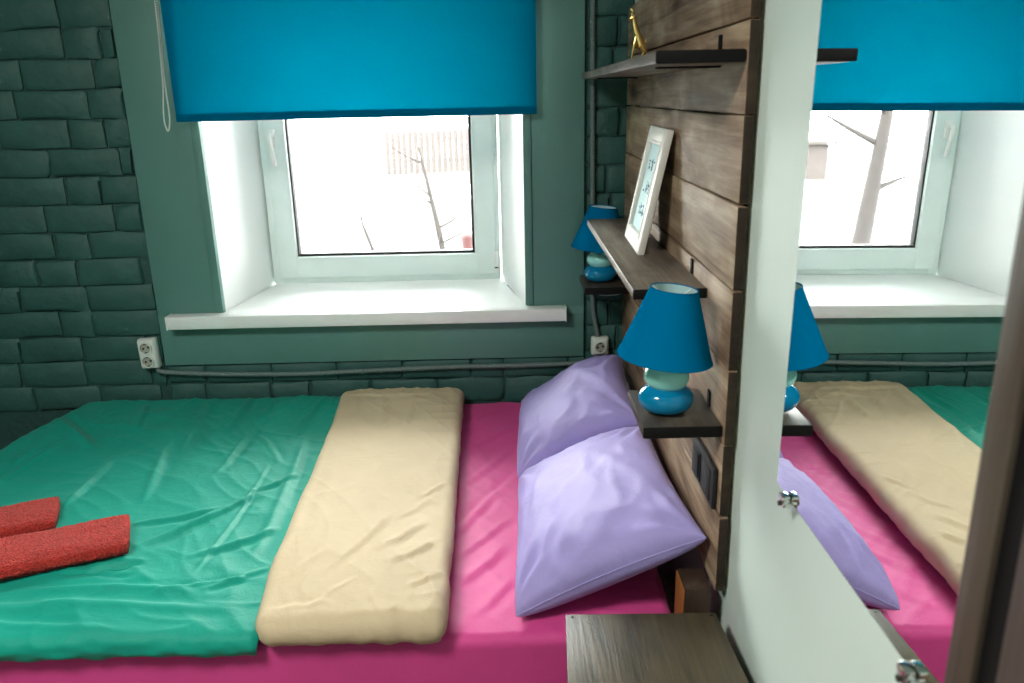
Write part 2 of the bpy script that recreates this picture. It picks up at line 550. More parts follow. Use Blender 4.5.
ring_frame('glazing_bead', BX0 + 0.090, BX1 - 0.090, 0.970, OZ1 - 0.08, 0.016, YW - 0.006, YW + 0.05, M_pvc, sh, 0.003)
ring_frame('gasket', BX0 + 0.099, BX1 - 0.099, 0.980, OZ1 - 0.09, 0.017, YW + 0.004, YW + 0.045, M_gasket, sh, 0.001)
box('pane', BX0 + 0.1, BX1 - 0.1, YW + 0.028, YW + 0.034, 0.982, OZ1 - 0.092, M_glass, sh)
# handle (at the left sash stile) and hinge cover (at the right)
hd = box('handle', -0.962, -0.934, YW - 0.028, YW - 0.0165, 1.44, 1.51, M_white, sh, 0.004)
link('handle_lever', tube_mesh('handle_lever', smooth_path([(-0.948, YW - 0.028, 1.487), (-0.948, YW - 0.055, 1.487), (-0.946, YW - 0.062, 1.465), (-0.940, YW - 0.058, 1.40), (-0.938, YW - 0.05, 1.365)], 0.006), 0.0085, 10), M_white, hd)
hg = box('hinge', BX1 - 0.026, BX1 - 0.006, YW - 0.03, YW - 0.0002, 0.905, 1.0, M_white, wn, 0.004)
box('hinge_pin', BX1 - 0.023, BX1 - 0.009, YW - 0.034, YW - 0.029, 0.925, 0.93, M_gasket, hg)

# ------------------------------------------------------------------ right wall: door, mirror
dr = thing('door_1', 'dark wooden door casing and leaf beside the mirror', 'door', (0, 0, 0), kind='structure')
bm = bmesh.new()
add_box(bm, 0.411, WX, -2.291, -2.252, 0, 2.12, 0.003)
link('casing', bm_mesh(bm, 'casing', True, 40), M_darkdoor, dr)
box('casing', 0.411, WX, -3.24, -3.18, 0, 2.12, M_darkdoor, dr, 0.003)
box('casing', 0.411, WX, -3.18, -2.291, 2.06, 2.12, M_darkdoor, dr, 0.003)
box('gasket_strip', 0.417, WX, -2.3195, -2.2912, 0, 2.06, M_black, dr)
lf = box('leaf', 0.413, WX, -3.178, -2.320, 0.01, 2.058, M_darkdoor, dr, 0.003)
lathe('handle', [(0.0, -0.05), (0.012, -0.05), (0.012, -0.012), (0.026, -0.010), (0.026, 0)], M_chrome, lf, 20, (0.413, -3.10, 1.0), axis='x')

mi = thing('mirror', 'frameless mirror clipped to the white partition wall', 'mirror', (0.427, -1.8, 1.2))
mi.rotation_euler = (0, math.radians(0.542), math.radians(0.2865))
# local x is the normal of the glass, the room side is negative x
box('glass', 0.0, 0.004, -0.440, 0.078, -0.189, 0.80, M_mirror, mi)
bm = bmesh.new()
add_box(bm, 0.0006, 0.0047, -0.4412, -0.4402, -0.1905, 0.8015)
add_box(bm, 0.0006, 0.0047, 0.0782, 0.0792, -0.1905, 0.8015)
add_box(bm, 0.0006, 0.0047, -0.4412, 0.0792, -0.1905, -0.1892)
link('ground_edge', bm_mesh(bm, 'ground_edge'), M_glassedge, mi)
def clip(y, z, up):
    s = 1 if up else -1
    c = box('clip', -0.012, 0.007, y - 0.011, y + 0.011, *sorted((z - s * 0.013, z - s * 0.001)), M_chrome, mi, 0.003)
    box('clip_jaw', -0.013, -0.0006, y - 0.0105, y + 0.0105, *sorted((z - s * 0.003, z + s * 0.007)), M_chrome, c, 0.002)
    lathe('clip_screw', [(0.0, -0.004), (0.004, -0.004), (0.0042, 0.0)], M_pin, c, 14, (-0.012, y, z - s * 0.008), axis='x')
clip(0.022, -0.189, True)
clip(-0.372, -0.189, True)
clip(0.0, 0.80, False)
clip(-0.36, 0.80, False)

# ------------------------------------------------------------------ headboard of planks
HX = 0.412
hb = thing('headboard', 'wall headboard of stained rough planks behind the pillows', 'headboard', (HX, -0.73, 0.615))
PH = 0.1572
PZ = [1.735 - PH * k for k in range(-1, 8)]       # plank tops
_pm = {}
def plank_mesh(var, h):
    bm = bmesh.new()
    L = 1.435
    r = random.Random(var)
    add_box(bm, 0, 0.019, -L / 2, L / 2, -h / 2 + 0.0018, h / 2 - 0.0018)
    es = [e for e in bm.edges if abs(e.verts[0].co.y - e.verts[1].co.y) > 0.5]
    bmesh.ops.subdivide_edges(bm, edges=es, cuts=9, use_grid_fill=True)
    for v in bm.verts:
        if v.co.x < 0.01 and abs(abs(v.co.y) - L / 2) > 0.01:
            v.co.x += r.uniform(-0.0012, 0.0012)
        v.co.z += r.uniform(-0.0011, 0.0011)
        if v.co.y < -L / 2 + 0.01: v.co.y += 0
    bmesh.ops.bevel(bm, geom=[e for e in bm.edges if e.calc_face_angle(0) > 0.8], offset=0.0022, segments=2, profile=0.5, affect='EDGES')
    bm.normal_update()
    for f in bm.faces:
        if abs(f.normal.y) > 0.6: f.material_index = 1
    me_ = bm_mesh(bm, 'plank', True, 50)
    me_.materials.append(M_plank); me_.materials.append(M_endgrain)
    return me_
for i, zt in enumerate(PZ):
    zb = max(zt - PH, 0.615)
    o = link('plank', plank_mesh(i, zt - zb), M_plank, hb, (random.uniform(0, 0.002), random.uniform(-0.004, 0.004), (zt + zb) / 2 - 0.615))
for yy in (-1.38, -0.75, -0.10):
    box('batten', 0.0212, 0.0279, yy + 0.73 - 0.03, yy + 0.73 + 0.03, 0.0, 1.22, M_black, hb)

# ------------------------------------------------------------------ shelves
def bracket(parent, y, top, L, th):
    b = box('bracket', -0.004, -0.0002, y - 0.009, y + 0.009, top + 0.0003 - top, 0.034, M_black, parent, 0.001)
    box('bracket_arm', -L, -0.0002, y - 0.009, y + 0.009, -th - 0.004, -th - 0.0004, M_black, b, 0.001)
    return b
def shelf(label, x0, y0, y1, ztop, th, mat, brk, dark_end=True):
    s = thing('wall_shelf', label, 'shelf', (HX, (y0 + y1) / 2, ztop), 'stained shelves on the plank headboard')
    bm = bmesh.new()
    add_box(bm, x0 - HX, -0.001, (y0 - y1) / 2, (y1 - y0) / 2, -th, 0)
    bmesh.ops.bevel(bm, geom=list(bm.edges), offset=0.003, segments=2, profile=0.5, affect='EDGES')
    link('board', bm_mesh(bm, 'board', True, 40), mat, s)
    if dark_end:
        box('painted_end', x0 - HX - 0.0004, -0.001, (y0 - y1) / 2 - 0.0025, (y0 - y1) / 2 + 0.004, -th - 0.0004, 0.0004, M_black, s, 0.003)
    for yb in brk:
        bracket(s, yb - (y0 + y1) / 2, ztop, (HX - x0) * 0.8, th)
    return s
shelf('long uppermost plank shelf holding the gold figurine', 0.257, -1.446, -0.045, 1.687, 0.021, M_shelf, [-1.27, -0.25])
shelf('long middle plank shelf with the leaning picture frame', 0.256, -1.262, -0.255, 1.225, 0.021, M_shelf, [-1.115, -0.40])
shelf('small square shelf under the larger near lamp', 0.255, -1.436, -1.222, 0.987, 0.023, M_shelf_x, [-1.325])
shelf('small square shelf under the lamp in the far corner', 0.252, -0.235, -0.022, 0.987, 0.023, M_shelf_x, [-0.20])

# ------------------------------------------------------------------ lamps
def lamp(label, x, y, z):
    t = thing('table_lamp', label, 'lamp', (x, y, z), 'blue pebble lamps beside the bed')
    def pebble(name, r, h, z0, mat, ox, sy, tilt):
        prof = []
        for k in range(19):
            a = -PI / 2 + PI * k / 18
            prof.append((max(0, r * math.cos(a) ** 0.72 if math.cos(a) > 1e-6 else 0), h / 2 * math.sin(a)))
        prof[0] = (0, prof[0][1]); prof[-1] = (0, prof[-1][1])
        o = lathe(name, prof, mat, t, 40, (0, 0, 0), 1, sy, angle=180)
        o.location = (ox, 0, z0 + h / 2)
        o.rotation_euler = (0, tilt, 0)
        return o
    pebble('base_stone', 0.057, 0.062, 0.0, M_stone_blue, 0.002, 0.9, 0.0)
    pebble('upper_stone', 0.0465, 0.058, 0.049, M_stone_mint, 0.002, 0.92, 0.06)
    lathe('stem', [(0.006, 0.10), (0.006, 0.165)], M_white, t, 14)
    lathe('bulb_socket', [(0.013, 0.125), (0.013, 0.165), (0.011, 0.168)], M_white, t, 18)
    z0, z1, R0, R1 = -0.071, 0.071, 0.0955, 0.047
    s = lathe('shade', [(R0, z0), (R1, z1), (R1 - 0.0012, z1), (R0 - 0.0012, z0), (R0, z0)], M_lampshade, t, 72, angle=40, caps=False)
    s.location = (0.004, 0, 0.190); s.rotation_euler = (0, math.radians(6), 0)
    lathe('shade_lining', [(R0 - 0.0016, z0 + .001), (R1 - 0.0016, z1 - .001), (R1 - 0.002, z1 - .001), (R0 - 0.002, z0 + .001), (R0 - 0.0016, z0 + .001)], M_shade_in, s, 72, angle=40, caps=False)
    for zz, R in ((z0, R0), (z1, R1)):
        link('shade_rim', tube_mesh('shade_rim', [(R * math.cos(2 * PI * k / 60), R * math.sin(2 * PI * k / 60), zz) for k in range(60)], 0.0014, 6, True), M_lampshade, s)
    for k in range(3):
        a = 2 * PI * k / 3 + 0.5
        link('shade_spoke', tube_mesh('shade_spoke', [(0.012 * math.cos(a), 0.012 * math.sin(a), z1 - 0.03), (R1 * 0.6 * math.cos(a), R1 * 0.6 * math.sin(a), z1 - 0.012), ((R1 - .002) * math.cos(a), (R1 - .002) * math.sin(a), z1 - 0.002)], 0.001, 6), M_white, s)
    prof = [(0.0, 0.225)] + [(0.019 * math.sin(a), 0.205 + 0.02 * math.cos(a)) for a in np.linspace(0.2, 2.2, 9)] + [(0.011, 0.168)]
    lathe('bulb', prof, M_white, t, 18, angle=180)
    return t
lamp('blue pebble lamp with conical shade nearest the viewer', 0.312, -1.352, 0.987)
lamp('smaller looking blue pebble lamp in the far corner by the brick', 0.312, -0.135, 0.987)

# ------------------------------------------------------------------ figurine, picture frame
fg = thing('figurine', 'small gold upright deer figurine on the uppermost shelf', 'figurine', (0.298, -0.955, 1.687))
def blob(name, pts, rads, n=12):
    P = smooth_path(pts, 0.0015)
    d = np.r_[0, np.cumsum([np.linalg.norm(np.subtract(b, a)) for a, b in zip(pts, pts[1:])])]
    s = np.linspace(0, d[-1], len(P))
    return link(name, tube_mesh(name, P, list(1.35 * np.interp(s, d, rads)), n), M_gold, fg)
S_ = 1.0
blob('body', [(0.014, 0, 0.026), (0.010, 0, 0.034), (0.003, 0, 0.052), (-0.003, 0, 0.070), (-0.006, 0, 0.084), (-0.007, 0, 0.092)], [0.0035, 0.0088, 0.0078, 0.006, 0.0045, 0.0042])
blob('head', [(-0.004, 0, 0.090), (-0.008, 0, 0.094), (-0.015, 0, 0.091), (-0.018, 0, 0.089)], [0.0035, 0.005, 0.0034, 0.0018])
for sy in (-1, 1):
    blob('ear', [(-0.006, sy * 0.002, 0.096), (-0.010, sy * 0.005, 0.106), (-0.014, sy * 0.006, 0.114)], [0.0016, 0.0026, 0.0006], 8)
    blob('hind_leg', [(0.011, sy * 0.006, 0.034), (0.017, sy * 0.007, 0.022), (0.0125, sy * 0.007, 0.012), (0.015, sy * 0.007, 0.003), (0.012, sy * 0.007, 0.0012)], [0.0062, 0.0046, 0.0026, 0.002, 0.0022], 8)
    blob('front_leg', [(-0.001, sy * 0.004, 0.052), (-0.006, sy * 0.006, 0.034), (-0.010, sy * 0.006, 0.016), (-0.011, sy * 0.006, 0.003), (-0.013, sy * 0.006, 0.0012)], [0.0046, 0.0036, 0.0024, 0.0018, 0.002], 8)
blob('tail', [(0.015, 0, 0.034), (0.022, 0, 0.042), (0.024, 0, 0.050)], [0.002, 0.0018, 0.0008], 8)

pf = thing('picture_frame', 'white picture frame with blue sketches leaning on the planks', 'picture', (0.330, -0.745, 1.225))
lean = math.atan2(0.400 - 0.334, 0.308)
pf.rotation_euler = (0, lean, math.radians(-1.5))
FWd, FHt = 0.285, 0.314     # along y, along local z
def fr_(name, y0, y1, z0, z1, x0, x1, mat, parent=None, bev=0.0):
    return box(name, x0, x1, y0, y1, z0, z1, mat, parent or pf, bev)
bm = bmesh.new()
t_ = 0.044
for (a, b, c, d) in ((-FWd / 2, -FWd / 2 + t_, 0, FHt), (FWd / 2 - t_, FWd / 2, 0, FHt)):
    add_box(bm, -0.004, 0.014, a, b, c, d, 0.003)
for (c, d) in ((0, t_), (FHt - t_, FHt)):
    add_box(bm, -0.0037, 0.014, -FWd / 2 + t_ - .003, FWd / 2 - t_ + .003, c, d, 0.003)
link('frame_moulding', bm_mesh(bm, 'frame_moulding', True, 40), M_frame, pf)
bm = bmesh.new()
q = 0.034
add_box(bm, -0.006, -0.0035, -FWd / 2 + q, -FWd / 2 + q + .008, q, FHt - q, 0.001)
add_box(bm, -0.006, -0.0035, FWd / 2 - q - .008, FWd / 2 - q, q, FHt - q, 0.001)
add_box(bm, -0.006, -0.0035, -FWd / 2 + q, FWd / 2 - q, q, q + .008, 0.001)
add_box(bm, -0.006, -0.0035, -FWd / 2 + q, FWd / 2 - q, FHt - q - .008, FHt - q, 0.001)
link('inner_lip', bm_mesh(bm, 'inner_lip', True, 40), M_frame, pf)
box('mount', 0.004, 0.008, -FWd / 2 + t_ - .004, FWd / 2 - t_ + .004, t_ - .004, FHt - t_ + .004, M_mount, pf)
rs = random.Random(5)
for zc in (0.098, 0.158, 0.217):
    sk = box('sketch', 0.0034, 0.0039, -0.055, 0.055, zc - 0.019, zc + 0.019, M_mount, pf)
    bm = bmesh.new()
    for k in range(9):
        y = rs.uniform(-0.045, 0.035); z = zc + rs.uniform(-0.015, 0.010)
        add_box(bm, 0.0028, 0.0033, y, y + rs.uniform(.008, .024), z, z + rs.uniform(.0015, .006))
    for k in range(5):
        y = rs.uniform(-0.045, 0.045); 
        add_box(bm, 0.0028, 0.0033, y, y + 0.003, zc - .015, zc + rs.uniform(0, .018))
    link('ink_strokes', bm_mesh(bm, 'ink_strokes'), M_ink, sk)

# ------------------------------------------------------------------ sockets, conduits
def socket_face(t, cz, r=0.0195):
    """round schuko well, facing -y, in local space (front plane y=-0.038)"""
    w = lathe('socket_well', [(r, -0.0455), (r - 0.0008, -0.0386), (0.0, -0.0385)], M_well, t, 28, (0, 0, cz), axis='y', caps=False)
    lathe('socket_rim', [(r + 0.004, -0.0375), (r + 0.0036, -0.0462), (r, -0.0462), (r - 0.0006, -0.0385)], M_outlet, w, 28, (0, 0, cz), axis='y', caps=False)
    for sx in (-1, 1):
        lathe('contact_hole', [(0.0, -0.0396), (0.0042, -0.0396), (0.0044, -0.0386)], M_gasket, w, 12, (sx * 0.0095, 0, cz + sx * 0.002), axis='y')
    box('earth_clip', -0.003, 0.003, -0.0455, -0.0386, cz + r - 0.004, cz + r - 0.001, M_pin, w)
    box('earth_clip', -0.003, 0.003, -0.0455, -0.0386, cz - r + 0.001, cz - r + 0.004, M_pin, w)
ds = thing('double_outlet', 'white double outlet on the green brick left of the window board', 'outlet', (-1.365, 0.006, 0.722), 'surface outlets on the brick wall')
ds.rotation_euler = (0, math.radians(-2), 0)
bm = bmesh.new()
add_box(bm, -0.034, 0.034, -0.030, 0.0, -0.058, 0.058, 0.007, 3)
add_box(bm, -0.032, 0.032, -0.038, -0.020, -0.056, 0.056, 0.008, 3)
link('housing', bm_mesh(bm, 'housing', True, 40), M_outlet, ds)
socket_face(ds, 0.026); socket_face(ds, -0.026)
ss = thing('single_outlet', 'white single outlet on the brick below the far lamp', 'outlet', (0.330, 0.006, 0.712), 'surface outlets on the brick wall')
bm = bmesh.new()
add_box(bm, -0.033, 0.033, -0.030, 0.0, -0.035, 0.035, 0.007, 3)
add_box(bm, -0.030, 0.030, -0.038, -0.020, -0.032, 0.032, 0.008, 3)
link('housing', bm_mesh(bm, 'housing', True, 40), M_outlet, ss)
socket_face(ss, 0.0)

def conduit(label, pts, r=0.0095):
    P = smooth_path(pts, 0.0024)
    R = [r * (1.0 if (i // 2) % 2 == 0 else 0.86) for i in range(len(P))]
    o = link('corrugated_conduit', tube_mesh('corrugated_conduit', P, R, 10), M_conduit)
    tag(o, label, 'conduit', 'corrugated cable conduits')
conduit('grey corrugated conduit running along the brick under the window', [(-1.345, -0.012, 0.658), (-1.31, -0.012, 0.645), (-1.1, -0.012, 0.632), (-0.81, -0.012, 0.626), (-0.55, -0.011, 0.632), (-0.238, -0.012, 0.640), (0.0, -0.012, 0.640), (0.257, -0.012, 0.644), (0.305, -0.012, 0.656), (0.322, -0.012, 0.676)])
conduit('grey corrugated conduit rising beside the window board to the ceiling', [(0.322, -0.012, 0.749), (0.312, -0.011, 0.80), (0.302, -0.010, 0.88), (0.300, -0.010, 1.1), (0.297, -0.010, 1.5), (0.294, -0.010, 2.0), (0.293, -0.010, 2.58)])
cb = link('lamp_cord', tube_mesh('lamp_cord', smooth_path([(0.285, -0.03, 0.957), (0.30, -0.035, 0.925), (0.335, -0.04, 0.913), (0.375, -0.04, 0.913), (0.405, -0.045, 0.918)], 0.006), 0.0016, 8), M_cable)
tag(cb, 'thin pale cord hanging under the far corner shelf', 'cord')

bs = thing('black_outlet', 'black switch and outlet plate on the planks below the near lamp', 'outlet', (HX, -1.332, 0.842))
fp = box('faceplate', -0.011, -0.0003, -0.093, 0.093, -0.046, 0.046, M_blackplastic, bs, 0.004)
box('gap_line', -0.0112, -0.0108, -0.0035, 0.0035, -0.034, 0.034, M_gasket, fp)
for yy in (-0.041, 0.041):
    w = box('insert', -0.0135, -0.010, yy - 0.033, yy + 0.033, -0.034, 0.034, M_blackplastic, bs, 0.003)
    if yy < 0:
        lathe('socket_well', [(0.021, -0.0145), (0.0195, -0.0145), (0.019, -0.0118), (0.0, -0.0116)], M_gasket, w, 28, (0, yy, 0), axis='x')
    else:
        box('rocker', -0.0165, -0.013, yy - 0.026, yy + 0.026, -0.027, 0.027, M_blackplastic, w, 0.002)

# ------------------------------------------------------------------ roller blind
rb = thing('roller_blind', 'bright blue roller blind lowered over the upper window', 'blind', (-0.512, -0.05, 1.557))
bx0, bx1 = -1.1265, 0.1025
nx, nz = 60, 50
U, V = np.meshgrid(np.linspace(bx0, bx1, nx), np.linspace(1.5575, 2.40, nz), indexing='ij')
Yb = -0.052 + 0.0016 * np.sin(U * 5.0 + 1) * (1 - (V - 1.557) / 0.85) + 0.0006 * perlin(U * 6, V * 4)
me = grid_mesh('fabric', U + 0.512, Yb + 0.05, V - 1.557)
link('fabric', me, M_blind, rb)
M_backing = shade_material('pale_blind_backing', srgb(226, 232, 230), srgb(226, 232, 230), 0.42)
link('backing', grid_mesh('backing', U + 0.512, Yb + 0.052, V - 1.557), M_backing, rb)
box('bottom_bar', bx0 + 0.512, bx1 + 0.512, -0.0048, 0.0004, 0.0, 0.026, M_blind, rb, 0.002)
lathe('roller_tube', [(0.0, bx0 + .512), (0.02, bx0 + .512), (0.02, bx1 + .512), (0.0, bx1 + .512)], M_blind, rb, 24, (0, 0.016, 0.85), axis='x')
for xx in (bx0 - 0.006, bx1 + 0.006):
    box('end_bracket', xx + .512 - 0.004, xx + .512 + 0.004, -0.02, 0.0495, 0.81, 0.89, M_white, rb, 0.002)
bm = bmesh.new()
cp = [(-1.1345, -0.062, 2.35), (-1.135, -0.070, 1.94), (-1.146, -0.070, 1.70), (-1.158, -0.070, 1.60), (-1.160, -0.070, 1.555), (-1.152, -0.070, 1.528), (-1.144, -0.066, 1.560), (-1.143, -0.063, 1.60), (-1.144, -0.060, 1.70), (-1.134, -0.056, 1.94), (-1.1335, -0.053, 2.35)]
for p in smooth_path(cp, 0.0068):
    bmesh.ops.create_icosphere(bm, subdivisions=1, radius=0.0033, matrix=Matrix.Translation(Vector(p) - Vector((-0.512, -0.05, 1.557))))
ch = link('bead_chain', bm_mesh(bm, 'bead_chain', True), M_white, rb)
ch['kind'] = 'stuff'

# ------------------------------------------------------------------ bed
bed = thing('bed', 'double bed pushed against the brick wall under the window', 'bed', (-0.6, -0.72, 0))
def bpart(name, x0, x1, y0, y1, z0, z1, mat, bev=0.003):
    return box(name, x0 + 0.6, x1 + 0.6, y0 + 0.72, y1 + 0.72, z0, z1, mat, bed, bev)
bpart('side_rail', -1.66, 0.33, -1.42, -1.385, 0.12, 0.30, M_block)
bpart('side_rail', -1.66, 0.33, -0.055, -0.02, 0.12, 0.30, M_block)
bpart('foot_rail', -1.66, -1.625, -1.385, -0.055, 0.12, 0.30, M_block)
bpart('slat_base', -1.625, 0.33, -1.385, -0.055, 0.20, 0.28, M_block)
for xx in (-1.66, 0.24):
    for yy in (-1.42, -0.09):
        bpart('leg', xx, xx + 0.07, yy, yy + 0.07, 0, 0.12, M_block)
mtm = bpart('mattress', -1.60, 0.345, -1.405, -0.035, 0.282, 0.482, M_white, 0.03)
po = thing('bed_post', 'burnt square timber block between the pillow and nightstand', 'timber block', (0.378, -1.395, 0))
box('post', -0.026, 0.030, -0.045, 0.035, 0.0, 0.620, M_block, po, 0.004)
box('raw_side', -0.0295, -0.0262, -0.043, 0.033, 0.0, 0.616, M_rawend, po, 0.001)

def axis(c0, c1, n, r0, a0, r1, a1, ext0=0.0, ext1=0.0, ne=14):
    """cross-section coordinate and drop, rolled over at each end by angle a (radians), with a straight fall ext"""
    c = []; d = []
    if ext0:
        for t in np.linspace(1, 0, ne, endpoint=False):
            c.append(c0); d.append(r0 + ext0 * t)
    for a in np.linspace(a0, 0, ne, endpoint=False):
        c.append(c0 + r0 - r0 * math.sin(a)); d.append(r0 * (1 - math.cos(a)))
    for t in np.linspace(0, 1, n):
        c.append(c0 + r0 + (c1 - r1 - c0 - r0) * t); d.append(0)
    for a in np.linspace(0, a1, ne + 1)[1:]:
        c.append(c1 - r1 + r1 * math.sin(a)); d.append(r1 * (1 - math.cos(a)))
    if ext1:
        for t in np.linspace(0, 1, ne + 1)[1:]:
            c.append(c1); d.append(r1 + ext1 * t)
    return np.array(c), np.array(d)

def round_corners(X, Y, DX, DY, x0, x1, y0, y1, rx0, rx1, ry0, ry1, long_x0=False):
    """pull the rolled rim into quarter-round corners; returns new X, Y and the drop"""
    ix0, ix1, iy0, iy1 = x0 + rx0, x1 - rx1, y0 + ry0, y1 - ry1
    xm, ym = (x0 + x1) / 2, (y0 + y1) / 2
    rx = np.where(X < xm, rx0, rx1); ry = np.where(Y < ym, ry0, ry1)
    ax = np.arccos(np.clip(1 - DX / rx, -1, 1)); ay = np.arccos(np.clip(1 - DY / ry, -1, 1))
    ax = np.where((X < xm) & long_x0, np.minimum(ax, PI / 2), ax)
    a = np.maximum(ax, ay); h = np.maximum(np.hypot(ax, ay), 1e-9)
    ux, uy = ax / h, ay / h
    Xn = np.where(ax > 1e-6, np.where(X < xm, ix0 - rx * np.sin(a) * ux, ix1 + rx * np.sin(a) * ux), X)
    Yn = np.where(ay > 1e-6, np.where(Y < ym, iy0 - ry * np.sin(a) * uy, iy1 + ry * np.sin(a) * uy), Y)
    return Xn, Yn, np.maximum(DX, DY)

def creases(X, Y, segs):
    h = np.zeros_like(X)
    for (p, q, a, w) in segs:
        p = np.array(p); q = np.array(q)
        L = np.linalg.norm(q - p); t = (q - p) / L
        s = ((X - p[0]) * t[0] + (Y - p[1]) * t[1]) / L
        dd_ = (X - p[0]) * -t[1] + (Y - p[1]) * t[0]
        dd_ = dd_ + 0.10 * L * (np.clip(s, 0, 1) - .5) ** 2 * np.sign(a) + 0.006 * perlin(s * 3 + p[0] * 9, s * 0 + p[1] * 7)
        tap = np.clip(1 - (np.abs(s - .5) * 2) ** 3, 0, 1) * (np.abs(s - .5) < .5)
        h += tap * a * (np.exp(-(dd_ / w) ** 2) - 0.55 * np.exp(-((dd_ - w * 1.6) / (w * 1.4)) ** 2))
    return h

# fitted sheet over the mattress
cx, dx = axis(-1.63, 0.352, 190, 0.03, PI / 2, 0.03, PI / 2, 0.26, 0.26)
cy, dy = axis(-1.432, -0.022, 170, 0.026, PI / 2, 0.03, PI / 2, 0.30, 0.2)
X, Y = np.meshgrid(cx, cy, indexing='ij')
DX, DY = np.meshgrid(dx, dy, indexing='ij')
Z = 0.500 - np.maximum(DX, DY) - 0.3 * np.minimum(DX, DY).clip(0, .03)
top = (np.maximum(DX, DY) < 0.02)
wr_ = 0.0030 * ridge(X * 9 + Y * 6 + 2 * perlin(X * 3, Y * 3), Y * 3.5 - X * 3) ** 5 + 0.0035 * ridge(X * 5 + perlin(X * 2, Y * 2) * 2 + Y * 3, Y * 2.2 + 5) ** 3 * np.exp(-((X - 0.0) / 0.5) ** 2)
wr_ += creases(X, Y, [((-0.05, -0.75), (-0.19, -1.05), 0.005, 0.012), ((0.0, -0.45), (-0.17, -0.75), 0.004, 0.012), ((0.02, -0.25), (-0.15, -0.45), 0.004, 0.012), ((-0.02, -1.05), (-0.15, -1.25), 0.005, 0.014), ((0.0, -0.9), (-0.16, -1.13), 0.004, 0.01), ((-0.19, -0.665), (0.04, -0.66), 0.0018, 0.004), ((0.02, -0.58), (-0.17, -0.95), -0.004, 0.012), ((0.0, -1.2), (-0.1, -1.36), 0.004, 0.012), ((-0.16, -0.2), (-0.05, -0.10), 0.004, 0.014)])
Z = Z + wr_ * top
skirt = np.clip((DY - 0.026) / 0.3, 0, 1) * (Y < -0.7)
Y = Y - skirt * (0.016 + 0.030 * perlin(X * 4.5 + 3, DY * 1.2) + 0.006 * perlin(X * 14, DY * 2)) 
me = grid_mesh('fitted_sheet', X, Y, Z)
o = link('fitted_sheet', me, M_pink)
tag(o, 'magenta cotton sheet stretched over the mattress', 'bed sheet')

# duvet: teal body and the beige lining folded back
du = thing('duvet', 'teal duvet with its beige lining folded back across the bed', 'duvet', (-1.1, -0.75, 0.50))
OD = np.array((-1.1, -0.75, 0.50))
cx, dx = axis(-1.745, -0.548, 210, 0.06, PI * .52, 0.02, PI * .5, 0.10)
cy, dy = axis(-1.466, -0.035, 230, 0.033, PI * .80, 0.025, PI * .55)
X, Y = np.meshgrid(cx, cy, indexing='ij')
DX, DY = np.meshgrid(dx, dy, indexing='ij')
X, Y, DD = round_corners(X, Y, DX, DY, -1.745, -0.548, -1.466, -0.035, 0.06, 0.02, 0.033, 0.025, True)
# outline: foot end slants, front edge waves
f_ = np.clip((Y + 1.466) / 1.43, 0, 1)
lx = np.clip((-0.50 - X) / 1.245, 0, 1)
X2 = X + lx * (0.12 * f_ ** 4)
X2 = X2 - (1 - lx) * 0.05 * f_
Y2 = Y - 0.010 * np.clip(1 - f_ * 6, 0, 1) * (perlin(X * 3, X * 0 + 2) + 0.4 * perlin(X * 9, X * 0 + 8))
Z = 0.547 - DD
body = np.clip(1 - DD / 0.03, 0, 1)
teal_folds = [((-0.73, -0.62), (-0.75, -1.23), 0.0045, 0.007), ((-0.70, -0.80), (-0.95, -1.12), 0.009, 0.016), ((-0.90, -1.165), (-1.03, -1.215), 0.009, 0.011),
    ((-0.88, -0.06), (-0.87, -0.70), 0.006, 0.014), ((-1.158, -0.06), (-1.04, -0.55), 0.008, 0.022), ((-1.01, -0.03), (-0.95, -0.40), 0.009, 0.016),
    ((-1.70, -0.20), (-1.36, -0.50), 0.010, 0.022), ((-1.26, -0.55), (-1.25, -0.90), 0.006, 0.014), ((-1.15, -1.28), (-0.74, -1.285), 0.006, 0.014),
    ((-1.143, -0.43), (-1.03, -0.86), 0.006, 0.02), ((-1.545, -0.706), (-1.52, -0.41), 0.005, 0.018), ((-0.66, -0.36), (-0.62, -1.18), 0.006, 0.02),
    ((-0.68, -0.08), (-0.71, -0.46), 0.007, 0.014), ((-1.25, -1.34), (-0.6, -1.36), 0.006, 0.02), ((-1.3, -1.40), (-0.85, -1.43), 0.004, 0.014),
    ((-0.78, -0.90), (-1.02, -1.0), 0.006, 0.012), ((-0.60, -1.02), (-0.80, -1.16), 0.006, 0.014), ((-1.42, -0.10), (-1.30, -0.36), 0.007, 0.02), ((-0.58, -1.20), (-0.72, -1.30), 0.005, 0.01),
    ((-0.84, -0.40), (-0.70, -0.62), 0.005, 0.012), ((-0.62, -0.70), (-0.76, -0.84), 0.006, 0.01), ((-0.85, -1.30), (-0.60, -1.24), 0.004, 0.008), ((-1.1, -1.22), (-0.9, -1.24), -0.004, 0.01)]
Z = Z + body * (1.5 * creases(X, Y, [(p, q, a_, w_ * 0.8) for p, q, a_, w_ in teal_folds]) + 0.010 * perlin(X * 2.2 + 7, Y * 1.7 + 3) + 0.004 * perlin(X * 6, Y * 5) + 0.0035 * ridge(X * 4 + Y * 2.5 + perlin(X * 3, Y * 3), Y * 1.6 - X) ** 4
     + 0.0034 * ridge(X * 6 + Y * 8 + 1.2 * perlin(X * 3, Y * 3 + 2), Y * 1.1 - X * 1.4) ** 4
     + 0.0045 * ridge(Y * 13 + 1.5 * perlin(X * 3, Y * 4), X * 2.2) ** 5 * np.exp(-((Y + 1.40) / 0.12) ** 2)
     + 0.0045 * ridge(X * 11 + 2 * perlin(X * 4, Y * 4), Y * 2.6 + 3) ** 5 * np.exp(-((Y + 0.05) / 0.22) ** 2))
roll_ = np.clip(DY / 0.02, 0, 1) * (Y < -1)
